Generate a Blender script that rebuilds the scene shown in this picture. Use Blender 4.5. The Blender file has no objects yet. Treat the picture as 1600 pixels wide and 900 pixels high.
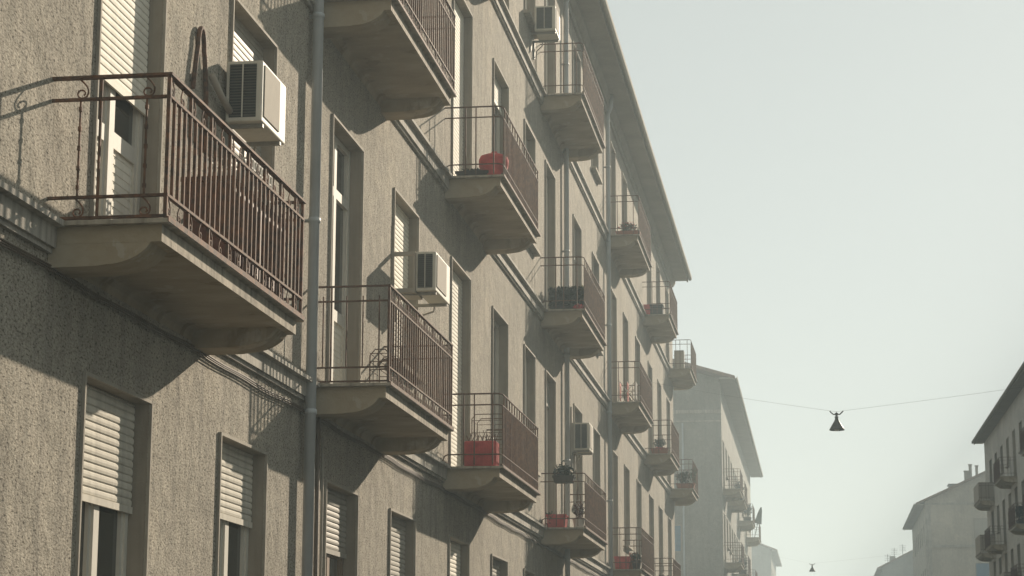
import bpy, bmesh, math, random
from mathutils import Vector, Matrix

rnd = random.Random(7)
scene = bpy.context.scene
COL = scene.collection
R = math.radians
CAM_Z = 1.6

# ------------------------------------------------------------------ materials
def new_mat(name):
    m = bpy.data.materials.new(name)
    m.use_nodes = True
    nt = m.node_tree
    b = nt.nodes['Principled BSDF']
    return m, nt, b

def N(nt, t, **kw):
    n = nt.nodes.new(t)
    for k, v in kw.items():
        if k in n.inputs:
            n.inputs[k].default_value = v
        else:
            setattr(n, k, v)
    return n

def ramp(nt, src, stops):
    r = nt.nodes.new('ShaderNodeValToRGB')
    e = r.color_ramp.elements
    while len(e) > 1:
        e.remove(e[-1])
    e[0].position = stops[0][0]
    e[0].color = (*stops[0][1], 1)
    for p, c in stops[1:]:
        x = e.new(p)
        x.color = (*c, 1)
    nt.links.new(src, r.inputs['Fac'])
    return r

def mixc(nt, a, b, fac, mode='MIX'):
    m = nt.nodes.new('ShaderNodeMix')
    m.data_type = 'RGBA'
    m.blend_type = mode
    for v, s in ((a, m.inputs[6]), (b, m.inputs[7]), (fac, m.inputs[0])):
        if hasattr(v, 'links') or hasattr(v, 'is_linked'):
            nt.links.new(v, s)
        else:
            s.default_value = (*v, 1) if isinstance(v, tuple) else v
    return m.outputs[2]

def coords(nt, scale=(1, 1, 1)):
    tc = nt.nodes.new('ShaderNodeTexCoord')
    mp = nt.nodes.new('ShaderNodeMapping')
    mp.inputs['Scale'].default_value = scale
    nt.links.new(tc.outputs['Object'], mp.inputs['Vector'])
    return mp.outputs['Vector']

def noise(nt, vec, scale, detail=4, rough=.6):
    n = N(nt, 'ShaderNodeTexNoise', Scale=scale, Detail=detail, Roughness=rough)
    nt.links.new(vec, n.inputs['Vector'])
    return n.outputs['Fac']

def simple_mat(name, col, rough=.6, metal=0, var=.15, vscale=6., bump=0., bscale=80., streak=0., spec=.2):
    m, nt, b = new_mat(name)
    v = coords(nt)
    f = noise(nt, v, vscale, 5)
    dark = tuple(c * (1 - var) for c in col)
    lite = tuple(min(1, c * (1 + var)) for c in col)
    out = ramp(nt, f, [(.3, dark), (.7, lite)]).outputs['Color']
    if streak:
        vs = coords(nt, (9, 9, .6))
        fs = noise(nt, vs, 1.5, 5)
        rr = ramp(nt, fs, [(.45, (1, 1, 1)), (.72, (1 - streak,) * 3)])
        out = mixc(nt, out, rr.outputs['Color'], 1.0, 'MULTIPLY')
    nt.links.new(out, b.inputs['Base Color'])
    b.inputs['Roughness'].default_value = rough
    b.inputs['Specular IOR Level'].default_value = spec
    b.inputs['Metallic'].default_value = metal
    if bump:
        bp = N(nt, 'ShaderNodeBump', Strength=1.0, Distance=bump)
        nt.links.new(noise(nt, v, bscale, 3), bp.inputs['Height'])
        nt.links.new(bp.outputs['Normal'], b.inputs['Normal'])
    return m

def stucco(name, col, bump=.007, streaks=.34):
    """roughcast render: pitted, blotchy, with run-off streaks"""
    m, nt, b = new_mat(name)
    v = coords(nt)
    big = noise(nt, v, .55, 6, .65)
    mid = noise(nt, v, 5., 5, .6)
    c1 = ramp(nt, big, [(.3, tuple(c * .80 for c in col)), (.5, col), (.72, tuple(c * 1.10 for c in col))]).outputs['Color']
    c2 = ramp(nt, mid, [(.3, (.86, .86, .86)), (.7, (1.06, 1.06, 1.06))]).outputs['Color']
    out = mixc(nt, c1, c2, 1.0, 'MULTIPLY')
    vs = coords(nt, (2.2, 2.2, .12))
    st = noise(nt, vs, 2.5, 6, .7)
    c3 = ramp(nt, st, [(.48, (1, 1, 1)), (.75, (1 - streaks, 1 - streaks, 1 - streaks * .95))]).outputs['Color']
    out = mixc(nt, out, c3, 1.0, 'MULTIPLY')
    pt = ramp(nt, noise(nt, coords(nt, (1, .7, 1)), .8, 5, .5), [(.585, (1, 1, 1)), (.60, (1.09, 1.085, 1.07)), (.68, (1.12, 1.11, 1.10))]).outputs['Color']
    out = mixc(nt, out, pt, 1.0, 'MULTIPLY')
    # grit: shadow in the pits between the grains, put into the colour
    gv = coords(nt, (1, .40, .9))
    vo = N(nt, 'ShaderNodeTexNoise', Scale=78., Detail=3., Roughness=.65)
    nt.links.new(gv, vo.inputs['Vector'])
    pit = noise(nt, gv, 64., 2., .5)
    pit_shade = ramp(nt, pit, [(.31, (.18, .165, .145)), (.41, (.86, .85, .84)), (.5, (1.02, 1.02, 1.02)), (.7, (1.10, 1.10, 1.09))]).outputs['Color']
    out = mixc(nt, out, pit_shade, .92, 'MULTIPLY')
    blot = ramp(nt, noise(nt, coords(nt, (1, .5, .8)), 15., 3., .7), [(.30, (.80, .79, .77)), (.5, (1, 1, 1)), (.70, (1.13, 1.13, 1.12))]).outputs['Color']
    out = mixc(nt, out, blot, .85, 'MULTIPLY')
    fine = ramp(nt, vo.outputs['Fac'], [(.33, (.58, .565, .54)), (.5, (1, 1, 1)), (.68, (1.30, 1.30, 1.29))]).outputs['Color']  # grain tops lightened, hollows darkened: grazing light put into the colour
    out = mixc(nt, out, fine, .9, 'MULTIPLY')
    nt.links.new(out, b.inputs['Base Color'])
    b.inputs['Roughness'].default_value = .95
    b.inputs['Specular IOR Level'].default_value = .15
    bp = N(nt, 'ShaderNodeBump', Strength=1.0, Distance=bump)
    nt.links.new(vo.outputs['Fac'], bp.inputs['Height'])
    bp2 = N(nt, 'ShaderNodeBump', Strength=1.0, Distance=.035)
    nt.links.new(noise(nt, v, 2.2, 4), bp2.inputs['Height'])
    nt.links.new(bp.outputs['Normal'], bp2.inputs['Normal'])
    nt.links.new(bp2.outputs['Normal'], b.inputs['Normal'])
    return m

def rust_mat(name, base, rust, mixpos=.5):
    m, nt, b = new_mat(name)
    v = coords(nt)
    f = noise(nt, v, 14., 6, .7)
    c = ramp(nt, f, [(mixpos - .12, base), (mixpos + .08, rust), (.85, tuple(x * 1.5 for x in rust))]).outputs['Color']
    nt.links.new(c, b.inputs['Base Color'])
    b.inputs['Roughness'].default_value = .8
    b.inputs['Specular IOR Level'].default_value = .2
    bp = N(nt, 'ShaderNodeBump', Strength=.6, Distance=.002)
    nt.links.new(f, bp.inputs['Height'])
    nt.links.new(bp.outputs['Normal'], b.inputs['Normal'])
    return m

WALL = (.372, .338, .280)
M = {}
M['wall'] = stucco('roughcast_wall', WALL)
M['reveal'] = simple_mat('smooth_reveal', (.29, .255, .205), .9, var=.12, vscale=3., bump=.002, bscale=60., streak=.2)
M['trim'] = simple_mat('painted_trim', (.36, .325, .27), .85, var=.15, vscale=5., bump=.002, bscale=60., streak=.2)
M['band'] = simple_mat('band_plaster', (.44, .41, .355), .9, var=.22, vscale=3.5, bump=.004, bscale=30., streak=.45)
M['slab'] = simple_mat('slab_concrete', (.41, .365, .295), .9, var=.25, vscale=5., bump=.005, bscale=35., streak=.5)
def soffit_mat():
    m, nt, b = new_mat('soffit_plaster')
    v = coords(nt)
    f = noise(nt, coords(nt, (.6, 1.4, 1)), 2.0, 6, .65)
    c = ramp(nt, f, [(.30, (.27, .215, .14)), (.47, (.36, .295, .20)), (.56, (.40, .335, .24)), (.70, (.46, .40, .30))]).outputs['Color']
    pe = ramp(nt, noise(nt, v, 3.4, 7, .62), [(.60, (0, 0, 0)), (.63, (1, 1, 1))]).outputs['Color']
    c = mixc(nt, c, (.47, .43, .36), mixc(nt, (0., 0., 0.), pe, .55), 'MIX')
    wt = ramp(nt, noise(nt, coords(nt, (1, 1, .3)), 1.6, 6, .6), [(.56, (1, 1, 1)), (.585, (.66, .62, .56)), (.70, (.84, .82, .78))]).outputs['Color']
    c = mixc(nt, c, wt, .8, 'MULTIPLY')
    nt.links.new(c, b.inputs['Base Color'])
    b.inputs['Roughness'].default_value = .95
    bp = N(nt, 'ShaderNodeBump', Strength=.8, Distance=.006)
    nt.links.new(noise(nt, v, 26, 4), bp.inputs['Height'])
    nt.links.new(bp.outputs['Normal'], b.inputs['Normal'])
    return m
M['soffit'] = soffit_mat()
M['rust'] = rust_mat('rusty_iron', (.062, .040, .029), (.18, .088, .048), .5)
M['rust2'] = rust_mat('brown_painted_iron', (.090, .054, .037), (.165, .090, .056), .52)
M['pipe'] = simple_mat('zinc_downpipe', (.48, .505, .51), .55, 0., var=.12, vscale=2., streak=.25)
M['pipe_brown'] = simple_mat('brown_conduit', (.13, .10, .075), .7, var=.2)
M['cream'] = simple_mat('cream_shutter_slats', (.84, .80, .69), .75, var=.07, vscale=3., streak=.12)
M['grey_shut'] = simple_mat('grey_shutter_slats', (.46, .43, .37), .8, var=.08, vscale=3., streak=.15)
M['beige_shut'] = simple_mat('beige_shutter_slats', (.60, .56, .475), .8, var=.1, vscale=3., streak=.2)
M['dull_shut'] = simple_mat('dull_shutter_slats', (.36, .33, .28), .6, var=.1, vscale=3., streak=.2)
M['white'] = simple_mat('white_window_paint', (.60, .57, .50), .65, var=.06, vscale=4., streak=.1)
M['wood'] = simple_mat('brown_window_wood', (.24, .17, .115), .6, var=.2, vscale=6.)
M['ac'] = simple_mat('ac_enamel', (.66, .63, .54), .6, var=.06, vscale=4., streak=.12)
M['ac_grey'] = simple_mat('ac_panel', (.40, .36, .30), .85, var=.05, vscale=8.)
M['ac_dark'] = simple_mat('ac_coil', (.030, .034, .030), .6, var=.2, vscale=20.)
M['ac_slat'] = simple_mat('ac_slats', (.115, .115, .10), .7)
M['tin'] = simple_mat('weathered_tin', (.26, .25, .22), .55, .2, var=.15)
M['roof'] = simple_mat('roof_tiles', (.22, .13, .09), .9, var=.25, vscale=3.)
M['eave'] = simple_mat('eave_plaster', (.31, .285, .24), .9, var=.15, vscale=1.2, streak=.1)
M['eave_edge'] = simple_mat('eave_edge_paint', (.27, .25, .20), .9, var=.12)
M['black'] = simple_mat('dark_enamel', (.035, .035, .032), .5, var=.2)
M['wire'] = simple_mat('steel_wire', (.10, .10, .10), .5, .5, var=.1)
M['red'] = simple_mat('red_plastic', (.60, .04, .04), .45, var=.15, vscale=9.)
M['redcloth'] = simple_mat('faded_red_cloth', (.48, .075, .07), .9, var=.3, vscale=9.)
M['petal'] = simple_mat('red_petals', (.55, .04, .045), .6, var=.25, vscale=20.)
M['pink'] = simple_mat('pink_cloth', (.55, .20, .16), .9, var=.2, vscale=9.)
M['leaf'] = simple_mat('dark_leaves', (.016, .030, .017), .6, var=.45, vscale=14.)
M['leaf2'] = simple_mat('grey_green_leaves', (.075, .10, .055), .6, var=.4, vscale=14.)
M['leafy'] = simple_mat('yellow_leaves', (.28, .26, .06), .6, var=.3, vscale=14.)
M['pot_dark'] = simple_mat('dark_plastic', (.045, .04, .036), .6, var=.2)
M['terracotta'] = simple_mat('terracotta', (.30, .115, .065), .8, var=.2)
M['cabinet'] = simple_mat('brown_plastic_cabinet', (.13, .052, .036), .55, var=.3, vscale=5.)
M['whitenet'] = simple_mat('white_net', (.62, .60, .56), .8, var=.1)
M['cloth'] = simple_mat('white_cloth', (.66, .64, .60), .95, var=.1)
M['asphalt'] = simple_mat('asphalt', (.05, .05, .05), .9, var=.2, vscale=8., bump=.004, bscale=120.)
M['paving'] = simple_mat('pavement_slabs', (.16, .155, .145), .9, var=.15, vscale=2.)
M['kerb'] = simple_mat('kerb_stone', (.30, .29, .275), .85, var=.15, vscale=4.)
M['ground'] = simple_mat('dry_ground', (.17, .16, .14), .95, var=.2, vscale=.1)
M['paint'] = simple_mat('road_paint', (.70, .69, .66), .7, var=.12, vscale=9.)
M['wall_grey'] = stucco('grey_render', (.33, .32, .285), .006, .2)
M['wall_pale'] = stucco('pale_render', (.62, .60, .55), .006, .2)
M['wall_ochre'] = stucco('ochre_render', (.56, .51, .43), .006, .2)
M['blue'] = simple_mat('blue_paint', (.12, .22, .32), .6, var=.15)

def glass_mat():
    m, nt, b = new_mat('window_glass')
    f = noise(nt, coords(nt), 1.3, 3)
    c = ramp(nt, f, [(.35, (.018, .021, .020)), (.65, (.045, .050, .046))]).outputs['Color']  # opaque pane: the dark of the room behind is in its colour
    nt.links.new(c, b.inputs['Base Color'])
    b.inputs['Roughness'].default_value = .08
    b.inputs['Specular IOR Level'].default_value = .5
    return m
M['glass'] = glass_mat()
def curtain_mat():
    m, nt, b = new_mat('curtained_glass')
    wv = N(nt, 'ShaderNodeTexWave', wave_type='BANDS', bands_direction='Y', Scale=5.5, Distortion=2.5, Detail=2.)
    nt.links.new(coords(nt, (1, 1, .12)), wv.inputs['Vector'])
    c = ramp(nt, wv.outputs['Fac'], [(.1, (.085, .085, .075)), (.9, (.20, .195, .175))]).outputs['Color']  # shading of the curtain folds put into the colour as bands
    nt.links.new(c, b.inputs['Base Color'])
    b.inputs['Roughness'].default_value = .10
    return m
M['curtain'] = curtain_mat()

# ------------------------------------------------------------------ mesh builder
ORG = {}                       # world position of every object that has children

class MB:
    def __init__(s):
        s.v, s.f, s.mi, s.cur = [], [], [], 0
    def quad(s, *p):
        i = len(s.v)
        s.v += [tuple(q) for q in p]
        s.f.append(tuple(range(i, i + len(p))))
        s.mi.append(s.cur)
        return s
    def box(s, x0, x1, y0, y1, z0, z1):
        if x0 > x1: x0, x1 = x1, x0
        if y0 > y1: y0, y1 = y1, y0
        if z0 > z1: z0, z1 = z1, z0
        i = len(s.v)
        s.v += [(x0, y0, z0), (x1, y0, z0), (x1, y1, z0), (x0, y1, z0), (x0, y0, z1), (x1, y0, z1), (x1, y1, z1), (x0, y1, z1)]
        for q in ((0, 3, 2, 1), (4, 5, 6, 7), (0, 1, 5, 4), (1, 2, 6, 5), (2, 3, 7, 6), (3, 0, 4, 7)):
            s.f.append(tuple(i + k for k in q))
            s.mi.append(s.cur)
        return s
    def prism(s, prof, fn):
        """prof: closed 2-D outline; fn(a, b, end) -> point, end 0/1"""
        n = len(prof)
        i = len(s.v)
        s.v += [fn(a, b, 0) for a, b in prof] + [fn(a, b, 1) for a, b in prof]
        for k in range(n):
            j = (k + 1) % n
            s.f.append((i + k, i + j, i + n + j, i + n + k))
            s.mi.append(s.cur)
        s.f.append(tuple(i + k for k in range(n))); s.mi.append(s.cur)
        s.f.append(tuple(i + n + k for k in reversed(range(n)))); s.mi.append(s.cur)
        return s
    def tube(s, pts, r, n=6, cap=True, r2=None):
        pts = [Vector(p) for p in pts]
        i0 = len(s.v)
        m = len(pts)
        u = None
        for k, p in enumerate(pts):
            t = (pts[min(k + 1, m - 1)] - pts[max(k - 1, 0)])
            t = t.normalized() if t.length > 1e-9 else Vector((0, 0, 1))
            if u is None:
                a = Vector((0, 0, 1)) if abs(t.z) < .9 else Vector((1, 0, 0))
                u = t.cross(a).normalized()
            else:
                u = (u - t * u.dot(t))
                u = u.normalized() if u.length > 1e-6 else t.orthogonal().normalized()
            w = t.cross(u)
            rr = r if r2 is None else r + (r2 - r) * k / max(1, m - 1)
            for j in range(n):
                an = 2 * math.pi * (j + .5) / n
                s.v.append(tuple(p + u * (math.cos(an) * rr) + w * (math.sin(an) * rr)))
        for k in range(m - 1):
            for j in range(n):
                a = i0 + k * n + j
                b = i0 + k * n + (j + 1) % n
                s.f.append((a, b, b + n, a + n)); s.mi.append(s.cur)
        if cap:
            s.f.append(tuple(i0 + j for j in reversed(range(n)))); s.mi.append(s.cur)
            s.f.append(tuple(i0 + (m - 1) * n + j for j in range(n))); s.mi.append(s.cur)
        return s
    def lathe(s, prof, c, n=20):
        i0 = len(s.v)
        for r, z in prof:
            for j in range(n):
                a = 2 * math.pi * j / n
                s.v.append((c[0] + r * math.cos(a), c[1] + r * math.sin(a), c[2] + z))
        for k in range(len(prof) - 1):
            for j in range(n):
                a = i0 + k * n + j
                b = i0 + k * n + (j + 1) % n
                s.f.append((a, b, b + n, a + n)); s.mi.append(s.cur)
        return s
    def leaves(s, c, rad, count, size, rng, squash=1.):
        for _ in range(count):
            while True:
                d = Vector((rng.uniform(-1, 1), rng.uniform(-1, 1), rng.uniform(-1, 1)))
                if d.length <= 1: break
            d = d * (.55 + .45 * rng.random())
            p = Vector(c) + Vector((d.x * rad[0], d.y * rad[1], d.z * rad[2]))
            a = Vector((rng.gauss(0, 1), rng.gauss(0, 1), rng.gauss(0, 1) * squash)).normalized()
            b = a.orthogonal().normalized()
            sz = size * rng.uniform(.6, 1.3)
            s.quad(p - a * sz, p + b * sz * .5, p + a * sz, p - b * sz * .5)
        return s
    def build(s, name, mat, parent=None, org=None, smooth=False, bevel=0):
        if org is None:
            org = ORG[parent.name] if parent else (0, 0, 0)
        me = bpy.data.meshes.new(name)
        me.from_pydata([(x - org[0], y - org[1], z - org[2]) for x, y, z in s.v], [], s.f)
        mats = mat if isinstance(mat, (list, tuple)) else [mat]
        for k in mats:
            me.materials.append(k if not isinstance(k, str) else M[k])
        if len(mats) > 1:
            me.polygons.foreach_set('material_index', s.mi)
        if smooth:
            me.polygons.foreach_set('use_smooth', [True] * len(me.polygons))
        me.validate()
        me.update()
        o = bpy.data.objects.new(name, me)
        COL.objects.link(o)
        if parent:
            o.parent = parent
            po = ORG[parent.name]
            o.location = (org[0] - po[0], org[1] - po[1], org[2] - po[2])
        else:
            o.location = org
        ORG[o.name] = tuple(org)
        if bevel:
            b = o.modifiers.new('Bevel', 'BEVEL')
            b.width = bevel
            b.segments = 2
            b.limit_method = 'ANGLE'
        return o

def tag(o, label=None, cat=None, group=None, kind=None):
    if label: o['label'] = label
    if cat: o['category'] = cat
    if group: o['group'] = group
    if kind: o['kind'] = kind
    return o

def empty(name, loc, label, cat, group=None):
    o = bpy.data.objects.new(name, None)
    COL.objects.link(o)
    o.location = loc
    o.empty_display_size = .3
    ORG[o.name] = tuple(loc)
    return tag(o, label, cat, group)

# ------------------------------------------------------------------ building pieces
def facade(mb, X, nx, y0, y1, z0, z1, holes, depth):
    """wall sheet at x=X (front nx) with rectangular holes and reveals (material slot 1)"""
    ys = sorted({y0, y1, *[h[0] for h in holes], *[h[1] for h in holes]})
    zs = sorted({z0, z1, *[h[2] for h in holes], *[h[3] for h in holes]})
    hs = [h for h in holes]
    for a, b in zip(ys, ys[1:]):
        for c, d in zip(zs, zs[1:]):
            my, mz = (a + b) / 2, (c + d) / 2
            if any(h[0] < my < h[1] and h[2] < mz < h[3] for h in hs):
                continue
            q = [(X, a, c), (X, b, c), (X, b, d), (X, a, d)]
            mb.quad(*(q if nx > 0 else q[::-1]))
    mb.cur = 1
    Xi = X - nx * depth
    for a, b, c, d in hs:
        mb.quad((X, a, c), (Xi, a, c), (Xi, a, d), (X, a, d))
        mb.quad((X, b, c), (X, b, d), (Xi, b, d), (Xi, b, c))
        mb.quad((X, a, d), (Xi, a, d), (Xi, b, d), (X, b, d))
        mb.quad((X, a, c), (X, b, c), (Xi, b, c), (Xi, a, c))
    mb.cur = 0

def window(parent, X, nx, y0, y1, z0, z1, drop=0., door=False, shut='cream', frame='white', depth=.17, sill=True,
           transom=False, detail=2, fl_=1):
    """frame (the part) with pane, roller shutter, sill, surround as sub-parts, in a hole of the wall"""
    def bx(mb, a, b, ya, yb, za, zb):          # a, b: offsets out of the wall plane
        mb.box(X + nx * a, X + nx * b, ya, yb, za, zb)
    org = (X, y0, z0)
    f = MB()
    fw = .065
    d0, d1 = -depth - .01, -depth + .045
    yo0, yo1, zo0, zo1 = y0 + .004, y1 - .004, z0 + .004, z1 - .004
    bx(f, d0, d1, yo0, yo0 + fw, zo0, zo1)
    bx(f, d0, d1, yo1 - fw, yo1, zo0, zo1)
    bx(f, d0, d1 - .002, yo0 + fw, yo1 - fw, zo1 - fw, zo1)
    bx(f, d0, d1 - .002, yo0 + fw, yo1 - fw, zo0, zo0 + fw)
    ym = (y0 + y1) / 2
    ztop = zo1 - fw
    if transom:
        zt = z1 - .62
        bx(f, d0, d1 + .004, yo0 + fw, yo1 - fw, zt - .05, zt + .05)
    if detail >= 1:
        bx(f, d0 - .002, d1 + .006, ym - .055, ym + .055, zo0 + fw, ztop)
    if detail >= 2:
        for s0, s1 in ((yo0 + fw, ym - .055), (ym + .055, yo1 - fw)):     # the sashes
            bx(f, d0 - .004, d1 - .014, s0, s0 + .05, zo0 + fw, ztop)
            bx(f, d0 - .004, d1 - .014, s1 - .05, s1, zo0 + fw, ztop)
            if door:
                zp = z0 + .95
                bx(f, d0 - .004, d1 - .012, s0 + .05, s1 - .05, zp - .06, zp + .06)
    fo = f.build('french_door' if door else 'window', frame, parent, org)
    p = MB()
    zp0 = z0 + .95 if door and detail >= 2 else z0 + .03
    p.quad((X - nx * (depth - .005), yo0 + .02, zp0), (X - nx * (depth - .005), yo1 - .02, zp0),
           (X - nx * (depth - .005), yo1 - .02, z1 - .03), (X - nx * (depth - .005), yo0 + .02, z1 - .03))
    p.build('pane', 'curtain' if (int(y0 * 7 + z0 * 13) % 5 in (1, 3) and y0 > 19) else 'glass', fo)
    if door and detail >= 2:
        lp = MB()
        bx(lp, -depth - .004, -depth + .008, yo0 + fw, yo1 - fw, z0 + fw, z0 + .90)
        k = z0 + fw + .04
        while k < z0 + .86:
            lp.prism([(.004, 0), (.0125, .006), (.0125, .044), (.004, .05)],
                     lambda a, b, e: (X + nx * (-depth + a), (yo0 + fw + .01) if e == 0 else (yo1 - fw - .01), k + b))
            k += .062
        lp.build('door_panel', 'cream' if frame == 'white' else frame, fo)
    if drop > 0:
        s = MB()
        pitch = .056
        zb = max(z0 + .015, z1 - drop)
        a0, a1 = y0 + .012, y1 - .012
        so = -depth + .062
        z = zb + .05
        bx(s, so, so + .018, a0, a1, zb, zb + .05)
        prof = [(.000, 0), (.0045, .005), (.0065, .026), (.0045, .046), (.000, .052)] if fl_ else [(.000, 0), (.007, .008), (.0095, .026), (.007, .044), (.000, .052)]
        while z < z1 - .002:
            top = min(z + pitch, z1)
            pts = [(o, z + h) for o, h in prof if z + h <= z1] + [(-.003, top)]
            for (o0, h0), (o1, h1) in zip(pts, pts[1:]):
                s.quad((X + nx * (so + o0), a0, h0), (X + nx * (so + o0), a1, h0), (X + nx * (so + o1), a1, h1), (X + nx * (so + o1), a0, h1))
            z += pitch
        s.build('roller_shutter', shut, fo)
    if detail >= 1:
        t = MB()
        w, pr = .026, .026
        bx(t, 0.002, pr, y0 - w, y0 - .001, z0 - (w if not door else 0), z1 + w)
        bx(t, 0.002, pr, y1 + .001, y1 + w, z0 - (w if not door else 0), z1 + w)
        bx(t, 0.002, pr - .002, y0 - .001, y1 + .001, z1 + .001, z1 + w)
        t.build('surround', 'trim', fo)
        if sill and not door:
            q = MB()
            bx(q, -depth + .05, .11, y0 - .10, y1 + .10, z0 - .06, z0 - .003)
            q.build('sill', 'slab', fo)
    return fo

def arc(c, r, a0, a1, n):
    return [(c[0] + r * math.cos(a0 + (a1 - a0) * k / n), c[1] + r * math.sin(a0 + (a1 - a0) * k / n)) for k in range(n + 1)]

def scroll_pts(h, w):
    """an S of two curls in a 2-D box of height h"""
    # stem sweeping down from the upper rail and curling up into a small eye
    r = h * .46
    stem = [(-.25 * r + r * math.sin(t * math.pi / 2 * 1.15) * .9, h * .98 - (h * .70) * t) for t in (0, .2, .4, .6, .8, 1)]
    ex, ey = stem[-1]
    pts = list(stem)
    cx, cy = ex - h * .25, ey
    for k in range(1, 13):
        an = -k / 12 * math.pi * 2.3
        rr = h * .25 * (1 - .55 * k / 12)
        pts.append((cx + rr * math.cos(an), cy + rr * math.sin(an)))
    return [(a * w, b) for a, b in pts]

def balcony(parent, X, nx, y0, L, z, style, D=.80, rail_mat='rust', brackets=True, side_bars=None):
    """slab (the part) with brackets, railing, scroll ornaments as sub-parts"""
    org = (X, y0, z)
    def P(a, b, c):                             # a out of the wall, b along it, c up
        return (X + nx * a, y0 + b, z + c)
    def bx(mb, a0, a1, b0, b1, c0, c1):
        mb.box(X + nx * a0, X + nx * a1, y0 + b0, y0 + b1, z + c0, z + c1)
    s = MB()
    s.cur = 0
    bx(s, 0, D, 0, L, -.028, 0)
    ov = .052
    # body: front in slab concrete, short sides and underside in soffit plaster
    zt, zb = -.028, -.138
    a1, b0, b1 = D - ov, ov, L - ov
    q = [P(0, b0, zb), P(a1, b0, zb), P(a1, b1, zb), P(0, b1, zb)]
    t = [P(0, b0, zt), P(a1, b0, zt), P(a1, b1, zt), P(0, b1, zt)]
    s.quad(q[1], q[2], t[2], t[1])
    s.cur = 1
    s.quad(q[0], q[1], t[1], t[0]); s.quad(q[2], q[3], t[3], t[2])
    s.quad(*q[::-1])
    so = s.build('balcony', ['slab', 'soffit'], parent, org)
    if brackets:
        H = .14
        prof = [(0.002, 0), (D * .85, 0), (D * .83, -.02)]
        for k in range(1, 9):
            an = k / 8 * math.pi / 2
            prof.append((D * (.83 - .26 * (1 - math.cos(an)) - .09 * math.sin(an)), -.02 - (H - .02) * math.sin(an)))
        prof += [(D * .4, -H - .008), (.002, -H - .012)]
        for ba, bb in ((.055, .40), (L - .40, L - .055)):
            m = MB()
            m.prism([(a, c + zb + .001) for a, c in prof], lambda a, c, e: P(a, ba if e == 0 else bb, c))
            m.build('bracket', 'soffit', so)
        # cove where the soffit meets the wall and the brackets
        m = MB()
        r = .09
        cp = [(0, zb - r)] + [(r - r * math.cos(k / 5 * math.pi / 2), zb - r + r * math.sin(k / 5 * math.pi / 2)) for k in range(6)] + [(0.0, zb + .002)]
        m.prism([(a + .002, c - .001) for a, c in cp], lambda a, c, e: P(a, .401 if e == 0 else L - .401, c))
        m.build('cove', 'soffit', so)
    # ---- railing
    g = MB()
    bx(g, D - .03, D + .005, .004, L - .004, .001, .012)
    bx(g, D + .0005, D + .006, .003, L - .003, -.022, .0005)
    TOP, SEC, LOW, BASE = .945, .80, .155, .02
    e = D - .025
    e0, e1 = .025, L - .025
    if style in ('scroll', 'flat'):
        hw, hh = (.024, .009) if style == 'scroll' else (.017, .008)
        for zz in (TOP, SEC, LOW, BASE):
            w = hw if zz == TOP else hw * .62
            h = hh if zz == TOP else hh * 1.0
            bx(g, e - w, e + w, e0 - w, e1 + w, zz - h, zz + h)
            for yy in (e0, e1):
                bx(g, .0, e - w, yy - w, yy + w, zz - h + .0004, zz + h - .0004)
        cw = .012
        for yy in (e0, e1):
            bx(g, e - cw, e + cw, yy - cw, yy + cw, BASE, TOP)
    else:
        rr = .011
        rc = .08
        for zz in (TOP, SEC, LOW):
            w0 = [P(0, e0, zz - .1 if zz == LOW else zz), P(.03, e0, zz - .02 if zz == LOW else zz)] if zz == LOW else [P(0, e0, zz)]
            path = w0 + [P(.07, e0, zz), P(e - rc, e0, zz), P(e - rc * .3, e0 + rc * .3, zz), P(e, e0 + rc, zz),
                         P(e, e1 - rc, zz), P(e - rc * .3, e1 - rc * .3, zz), P(e - rc, e1, zz), P(.05, e1, zz), P(0, e1, zz)]
            g.tube(path, rr if zz == TOP else rr * .85, 6)
        bx(g, e - .012, e + .012, e0, e1, 0.004, .028)
    # bars on the street side
    pitch = .118
    n = max(4, int(round((e1 - e0) / pitch)))
    bw = .0105 if style == 'scroll' else .008
    for k in range(1, n):
        yy = e0 + (e1 - e0) * k / n
        c0, c1 = LOW, SEC
        if k % 4 == 0 or style == 'round':
            c0, c1 = BASE, TOP if k % 2 == 0 else SEC
        jitter = rnd.uniform(-.004, .004)
        bx(g, e - bw, e + bw, yy - bw + jitter, yy + bw + jitter, c0, c1)
    if style == 'round':                       # woven mesh screen wired behind the bars
        pass
    # bars on the two short sides
    bars = side_bars or {'scroll': [(.19, 0), (.325, 1), (.63, 0)], 'flat': [(.13, 0), (.21, 1), (.36, 0), (.52, 0), (.68, 0)],
                         'round': [(.28, 1), (.42, 1), (.66, 1)]}[style]
    for yy in (e0, e1):
        for a, full in bars:
            a = a * D / .8
            w = .008 if full else .006
            if full:
                bx(g, a - w, a + w, yy - w, yy + w, BASE, TOP)
            else:
                bx(g, a - w, a + w, yy - w, yy + w, LOW, SEC + (.05 if style == 'flat' else 0))
                if style == 'scroll':
                    for q_ in range(5):
                        zz = LOW + (SEC - LOW) * (q_ + .5) / 5
                        bx(g, a - .010, a + .010, yy - .010, yy + .010, zz - .014, zz + .014)
    if style in ('scroll', 'flat'):
        o = g
        tr = .0055 if style == 'scroll' else .005
        ks = [k for k in range(n) if (k % 2 == 0 if style == 'scroll' else True)]
        for k in ks:
            yy = e0 + (e1 - e0) * (k + .5) / n
            for base, hgt in ((SEC, TOP - SEC), (BASE, LOW - BASE)):
                fl = 1 if k % 4 == 0 else -1
                o.tube([P(e, yy + a * fl, base + b) for a, b in scroll_pts(hgt, 1.0)], tr, 4)
        if style == 'scroll':
            for yy in (e0, e1):
                for a in (.19, .63):
                    for base, hgt in ((SEC, TOP - SEC), (BASE, LOW - BASE)):
                        o.tube([P(a + u * 1.1, yy, base + b) for u, b in scroll_pts(hgt, 1.0)], tr * 1.15, 5)
    g.build('railing', rail_mat, so)
    return so

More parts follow.
